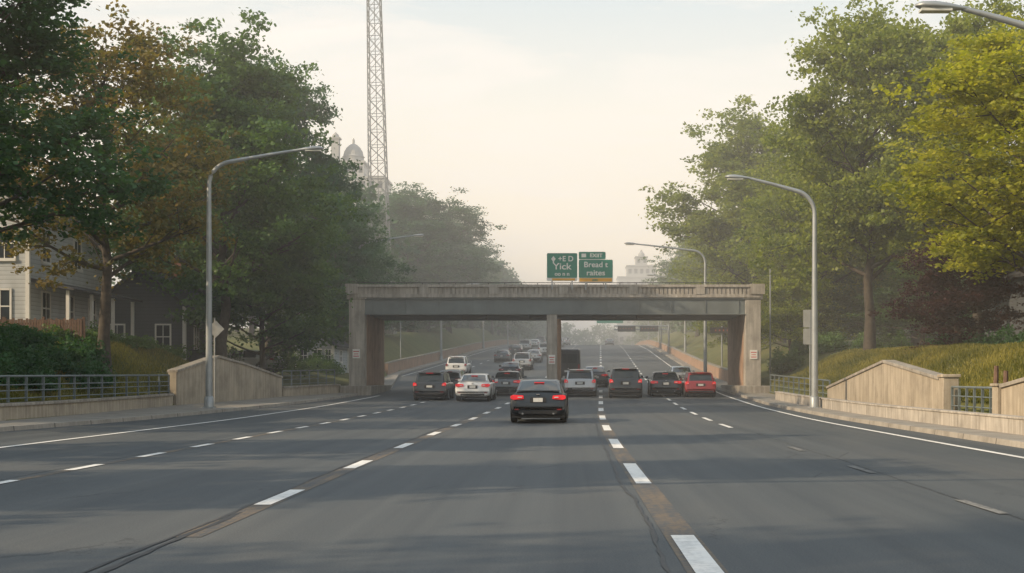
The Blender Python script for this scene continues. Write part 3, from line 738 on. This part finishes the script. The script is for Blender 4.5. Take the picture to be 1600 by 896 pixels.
bushes('hedge', [(-16.4 - 3 * rng.rand(), 84 + 12 * rng.rand(), .7 + .5 * rng.rand(), .8 + .6 * rng.rand()) for _ in range(10)] + [(13.6 + 8 * rng.rand(), 79 + 12 * rng.rand(), .8, 1.2) for _ in range(18)], 4, 'mid', 1300, .14)
def blades(name, n, x0, x1, y0, y1, seed, h):
    rng = np.random.RandomState(seed); x = x0 + (x1 - x0) * rng.rand(n); y = y0 + (y1 - y0) * rng.rand(n); z = ground(x, y)
    hh = h * (.4 + rng.rand(n)); a = rng.rand(n) * 6.28; w = .012 + .012 * rng.rand(n); lx = rng.normal(0, .35, n) * hh; ly = rng.normal(0, .35, n) * hh
    A = np.stack([x - w * np.cos(a), y - w * np.sin(a), z - .02], 1); B_ = np.stack([x + w * np.cos(a), y + w * np.sin(a), z - .02], 1)
    C = np.stack([x + lx + w * .3 * np.cos(a), y + ly + w * .3 * np.sin(a), z + hh], 1); D = np.stack([x + lx - w * .3 * np.cos(a), y + ly - w * .3 * np.sin(a), z + hh], 1)
    me = assemble(name, MB(), np.stack([A, B_, C, D], 1).reshape(-1, 3), np.clip(rng.rand(n) * .7 + .3 * np.sin(x * 1.3) * np.sin(y * .7), 0, 1), [M['bark'], LF['grass']]); o = bpy.data.objects.new(name, me); COL.objects.link(o)
blades('grass', 90000, 12.4, 19, 30, 78, 1, .15)
blades('grass', 45000, -23, -18.2, 40, 72, 2, .16)

# ------------------------------------------------------------------ vehicles
def section(st):
    y, w, zb, zs, wc, wr, zt = st
    h = [(0, zb), (.78 * w, zb), (.93 * w, zb + .05), (.985 * w, zb + .16), (w, zb + (zs - zb) * .55), (.985 * w, zs - .06), (.95 * w, zs - .01), (wc, zs + .015), (wr, zt - .05), (wr - .09, zt - .008), (0, zt + .012)]
    r = [(x, y, z) for x, z in h]; l = [(-x, y, z) for x, z in h[1:-1]][::-1]
    return r + l
SED = [(0, .80, .36, .50, .70, .68, .60), (.03, .88, .31, .58, .76, .74, .68), (.07, .90, .28, .72, .78, .76, .86), (.12, .905, .26, .84, .79, .76, .98), (.2, .91, .25, .90, .80, .76, 1.03),
       (.58, .915, .24, .92, .80, .75, 1.035), (.63, .915, .24, .92, .80, .745, 1.05), (1.28, .92, .22, .93, .80, .66, 1.36), (1.5, .92, .22, .93, .80, .655, 1.40), (2.15, .92, .22, .93, .80, .655, 1.425), (2.25, .92, .22, .93, .80, .655, 1.425),
       (2.95, .92, .22, .92, .80, .67, 1.38), (3.0, .92, .22, .92, .80, .67, 1.37), (3.72, .915, .24, .91, .80, .74, 1.0), (4.3, .89, .26, .80, .76, .70, .88), (4.55, .82, .3, .62, .66, .6, .70), (4.62, .7, .36, .5, .5, .45, .56)]
SUV = [(0, .84, .42, .58, .74, .72, .66), (.03, .90, .38, .66, .78, .76, .76), (.07, .925, .34, .85, .80, .78, .98), (.10, .93, .32, .98, .82, .79, 1.10), (.13, .93, .32, 1.0, .82, .785, 1.13),
       (.30, .935, .30, 1.03, .83, .735, 1.55), (.34, .935, .30, 1.03, .83, .73, 1.60), (.42, .935, .30, 1.03, .83, .72, 1.66), (1.4, .94, .28, 1.03, .83, .71, 1.70), (1.5, .94, .28, 1.03, .83, .71, 1.70), (2.3, .94, .28, 1.03, .83, .71, 1.70),
       (2.95, .94, .28, 1.03, .83, .72, 1.65), (3.0, .94, .28, 1.03, .83, .72, 1.64), (3.6, .935, .3, 1.02, .83, .78, 1.15), (4.3, .92, .32, .95, .8, .74, 1.02), (4.55, .86, .36, .75, .7, .64, .84), (4.65, .72, .42, .6, .52, .47, .66)]
def car(name, x, y, kind, paint, lit=True, sc=(1, 1, 1), rz=None, z=None):
    slope = float(zr(y + 4) - zr(y)) / 4
    yaw = -float(off(y + 2) - off(y)) / 2 if rz is None else rz
    e = empty(name, (x, y, float(zr(y)) + .012 if z is None else z), (slope if z is None else 0, 0, yaw)); e.scale = sc
    sed = kind == 'sedan'; S = SED if sed else SUV
    gi = (6, 7) if sed else (4, 5); b = MB()
    def mf(i, j):
        top = j in (9, 10)
        if top and i == gi[0]: return 1
        if top and i == 12: return 1
        if j in (7, 12):
            if 7 <= i < 12 and i not in (9, 11): return 1
        return 0
    b.loft([section(s) for s in S], 0, True, True, mf)
    b.build('body', [paint, M['cglass']], parent=e, smooth=True, ang=42)
    b = MB(); R = .33 if sed else .37; wb = (.86, 3.62)
    for sx in (-1, 1):
        for wy in wb:
            Wd = .905 if sed else .92; ri = []
            for a in range(0, 15):
                t = math.pi * a / 14; ri.append((wy + (R + .055) * math.cos(t), R + (R + .055) * math.sin(t)))
            ri += [(wy - (R + .055), .25), (wy + (R + .055), .25)]
            b.prism(ri, *sorted((sx * .7, sx * (Wd + .012))), 2, axis='x')
            prof = [(.05, -.1), (R - .05, -.11), (R - .01, -.09), (R, -.05), (R, .05), (R - .01, .09), (R - .05, .11), (R - .09, .115)]
            cx = sx * (Wd - .09)
            b.loft([[(cx + sx * u, wy + r * math.cos(2 * math.pi * k / 24), R + r * math.sin(2 * math.pi * k / 24)) for k in range(24)] for r, u in prof], 0)
            b.loft([[(cx + sx * u, wy + r * math.cos(2 * math.pi * k / 16), R + r * math.sin(2 * math.pi * k / 16)) for k in range(16)] for r, u in ((R - .1, .116), (R - .12, .125), (.06, .10), (.03, .12))], 1)
    b.build('wheels', [M['tyre'], M['rim'], M['trim']], parent=e, smooth=True, ang=40)
    T = M['tail'] if lit else M['taildim']; b = MB()
    if sed:
        for s in (-1, 1):
            q = [(s * .46, .79), (s * .80, .76), (s * .90, .80), (s * .895, .89), (s * .80, .92), (s * .48, .90)]
            b.loft([[(xx, -.012 + (zz_ - .74) * .32 + abs(xx) ** 6 * .06, zz_) for xx, zz_ in q], [(xx, .17 + abs(xx) ** 4 * .16, zz_) for xx, zz_ in q]], 0)
            b.box(*sorted((s * .52, s * .66)), -.012, .05, .825, .855, 3)
            b.box(*sorted((s * .62, s * .76)), -.003, .05, .43, .47, 4); b.tube([(s * .5, -.01, .31), (s * .5, .2, .31)], .035, 8, 2)
        b.box(-.26, .26, .005, .09, .67, .84, 1); b.box(-.155, .155, -.006, .003, .69, .82, 3)
        b.box(-.62, .62, -.005, .15, .30, .41, 1); b.box(-.72, .72, .03, .12, .628, .645, 1)
        b.box(-.17, .17, 1.12, 1.2, 1.30, 1.325, 0); b.box(-.05, .05, .02, .1, .92, .95, 2)
        b.box(-.70, .70, .13, .26, 1.03, 1.062, 5)
        b.box(-.8, .8, -.012, .05, .52, .56, 5)
        b.box(-.70, .70, .6, .72, 1.052, 1.062, 1)
    else:
        for s in (-1, 1):
            q = [(s * .68, .90), (s * .90, .88), (s * .915, 1.02), (s * .86, 1.10), (s * .72, 1.04)]
            b.loft([[(xx, .0 + (zz_ - .9) * .3 + abs(xx) ** 4 * .06, zz_) for xx, zz_ in q], [(xx, .2 + abs(xx) ** 4 * .2, zz_) for xx, zz_ in q]], 0)
            b.box(*sorted((s * .73, s * .82)), -.005, .09, .93, .96, 3); b.box(*sorted((s * .6, s * .78)), -.003, .05, .5, .54, 4)
            b.tube([(s * .72, .6, 1.735), (s * .72, 2.6, 1.74)], .02, 6, 2)
        b.box(-.28, .28, .01, .09, .76, .95, 1); b.box(-.16, .16, .0, .009, .79, .92, 3)
        b.box(-.74, .74, -.012, .15, .36, .47, 1); b.box(-.72, .72, .035, .12, .70, .715, 1)
        b.box(-.62, .62, .22, .5, 1.655, 1.69, 5); b.box(-.2, .2, .205, .219, 1.655, 1.68, 0); b.tube([(0, .13, 1.18), (.42, .16, 1.24)], .012, 5, 1)
    zm = .98 if sed else 1.1
    for s in (-1, 1):
        b.box(*sorted((s * .93, s * 1.08)), 2.92, 3.05, zm, zm + .14, 5); b.box(*sorted((s * .86, s * .95)), 2.95, 3.02, zm, zm + .05, 1)
        b.box(*sorted((s * .45, s * .8)), 4.35, 4.56, .62 if sed else .8, .72 if sed else .9, 3)
        for yy in (2.2, 3.05): b.box(*sorted((s * .9, s * (.932 if sed else .948))), yy - .006, yy + .006, .35, .9, 1)
    b.box(-.85, .85, .25, 4.2, .16, .30, 1)
    b.build('lights_and_trim', [T, M['trim'], M['rim'], M['plate'], M['taildim'], paint], parent=e, bevel=.008)
    return e
car('black_sedan', -.9, 41.5, 'sedan', P['black'])
car('dark_hatchback', -7.25, 68, 'suv', P['dark'], True, (.97, .95, .87))
car('white_sedan', -4.85, 66.5, 'sedan', P['white'])
car('grey_sedan', -3.55, 75.5, 'sedan', P['grey'], True)
car('silver_suv', .82, 74, 'suv', P['silver'], True, (1, 1, .92))
car('grey_sedan', 2.05, 90, 'sedan', P['grey'])
car('black_suv', 3.35, 71.5, 'suv', P['black'], True, (1, 1.02, .98))
car('dark_sedan', 5.8, 74, 'sedan', P['dark'], True)
car('white_sedan', 8.2, 90, 'sedan', P['white'], False)
car('red_suv', 7.7, 73, 'suv', P['red'], True, (.95, .95, .83))
car('dark_sedan', -7.4, 80, 'sedan', P['dark'], False)
car('white_suv', -9.6, 112, 'suv', P['white'], False)
lst = [(-6.3, 104, 'sedan', 'dark'), (-6.6, 125, 'suv', 'silver'), (-10.2, 146, 'sedan', 'grey'), (-6.6, 146, 'sedan', 'silver'), (-6.3, 170, 'suv', 'white'), (-10.4, 172, 'sedan', 'dark'),
       (-10.3, 192, 'suv', 'silver'), (-6.5, 198, 'sedan', 'grey'), (-10.3, 220, 'sedan', 'white'), (-6.4, 224, 'suv', 'silver'), (-10.5, 246, 'suv', 'grey'), (-6.3, 250, 'sedan', 'white'), (-6.5, 278, 'suv', 'silver'), (3.0, 270, 'sedan', 'silver')]
for i, (r, y, k, c) in enumerate(lst):
    car(('%s_%s' % ({'dark': 'charcoal'}.get(c, c), k)), float(off(y)) + r, y, k, P[c], False)
car('parked_car', -17.6, 79, 'sedan', P['white'], False, rz=math.radians(75), z=zg(-18, 79) + .05)
e = empty('delivery_van', (.1, 99, float(zr(99)) + .01), (.03, 0, -.027))
b = MB(); rr = []
for yy, w, zt in ((0, .98, 2.5), (.08, 1.02, 2.58), (3.6, 1.02, 2.58), (3.8, 1.0, 2.5), (4.3, .98, 1.9), (4.9, .95, 1.3), (5.3, .9, 1.05)):
    rr.append([(-w, yy, .4), (w, yy, .4), (w, yy, zt * .5), (w * .96, yy, zt - .12), (w * .86, yy, zt), (-w * .86, yy, zt), (-w * .96, yy, zt - .12), (-w, yy, zt * .5)])
b.loft(rr, 0)
b.box(-.78, -.04, -.012, -.002, 1.5, 2.2, 1); b.box(.04, .78, -.012, -.002, 1.5, 2.2, 1); b.box(-.012, .012, -.014, -.004, .5, 2.45, 1)
b.box(-.98, .98, -.12, .0, .38, .56, 2)
for s in (-1, 1):
    b.box(*sorted((s * .84, s * .97)), -.02, -.001, .9, 1.4, 3)
    for wy in (1.0, 4.3): b.tube([(s * .72, wy, .38), (s * .98, wy, .38)], .38, 20, 2)
b.box(-.2, .2, -.02, -.013, .8, .95, 4)
b.build('body', [P['dark'], M['cglass'], M['tyre'], M['taildim'], M['plate']], parent=e, bevel=.02)

# ------------------------------------------------------------------ atmosphere
m = bpy.data.materials.new('haze'); m.use_nodes = True; nt = m.node_tree; nt.nodes.remove(nt.nodes['Principled BSDF'])
vs = nt.nodes.new('ShaderNodeVolumeScatter'); vs.inputs['Color'].default_value = (1, .985, .96, 1); vs.inputs['Density'].default_value = .0028; vs.inputs['Anisotropy'].default_value = .0
nt.links.new(vs.outputs[0], nt.nodes['Material Output'].inputs['Volume'])
b = MB(); b.box(-400, 400, 34, 700, -8, 36); b.build('haze', [m])

# ------------------------------------------------------------------ light
sd = Vector((-.90, -.40, 0)).normalized(); el = math.radians(27)
sv = Vector((sd.x * math.cos(el), sd.y * math.cos(el), math.sin(el)))
L = bpy.data.lights.new('sun', 'SUN'); L.energy = 5.0; L.angle = math.radians(.5); L.color = (1, .79, .53)
so = bpy.data.objects.new('sun', L); COL.objects.link(so); so.rotation_euler = (-sv).to_track_quat('-Z', 'Y').to_euler()
w = bpy.data.worlds.new('World'); scene.world = w; w.use_nodes = True; nt = w.node_tree; bg = nt.nodes['Background']
sky = nt.nodes.new('ShaderNodeTexSky'); sky.sky_type = 'NISHITA'; sky.sun_disc = False; sky.sun_elevation = el; sky.sun_rotation = math.atan2(sd.x, sd.y) % (2 * math.pi)
sky.dust_density = 3; sky.air_density = 1.2
tc = nt.nodes.new('ShaderNodeTexCoord'); sp_ = nt.nodes.new('ShaderNodeSeparateXYZ'); nt.links.new(tc.outputs['Generated'], sp_.inputs[0])
k = 13.5
gr = ramp(nt, sp_.outputs[2], [(0, (1.12, .93, .70)), (.10, (1.10, .94, .74)), (.2, (.96, .89, .77)), (.29, (.68, .74, .74)), (.5, (.42, .54, .63)), (1, (.36, .49, .64))])
mp = nt.nodes.new('ShaderNodeMapping'); mp.inputs['Scale'].default_value = (1.6, 1.6, 9); mp.inputs['Rotation'].default_value = (.12, .1, 0); nt.links.new(tc.outputs['Generated'], mp.inputs[0])
cn = noise(nt, mp.outputs[0], 2.4, 8, .62, .6)
cf = ramp(nt, cn, [(.46, (0, 0, 0)), (.66, (.85, .85, .85))])
gr = mix(nt, gr, (1.0, .91, .81), cf)
gr = mix(nt, gr, (k, k, k), 1.0, 'MULTIPLY')
fin = mix(nt, sky.outputs[0], gr, .84)
nt.links.new(fin, bg.inputs[0]); bg.inputs[1].default_value = .1

# ------------------------------------------------------------------ camera
cd = bpy.data.cameras.new('camera'); cd.lens = 45; cd.sensor_width = 36; cd.shift_x = -84 / 1600; cd.shift_y = 142 / 1600; cd.clip_end = 8000; cd.clip_start = .1
co = bpy.data.objects.new('camera', cd); COL.objects.link(co); co.location = (0, 0, 1.5); co.rotation_euler = (math.pi / 2, 0, 0); scene.camera = co
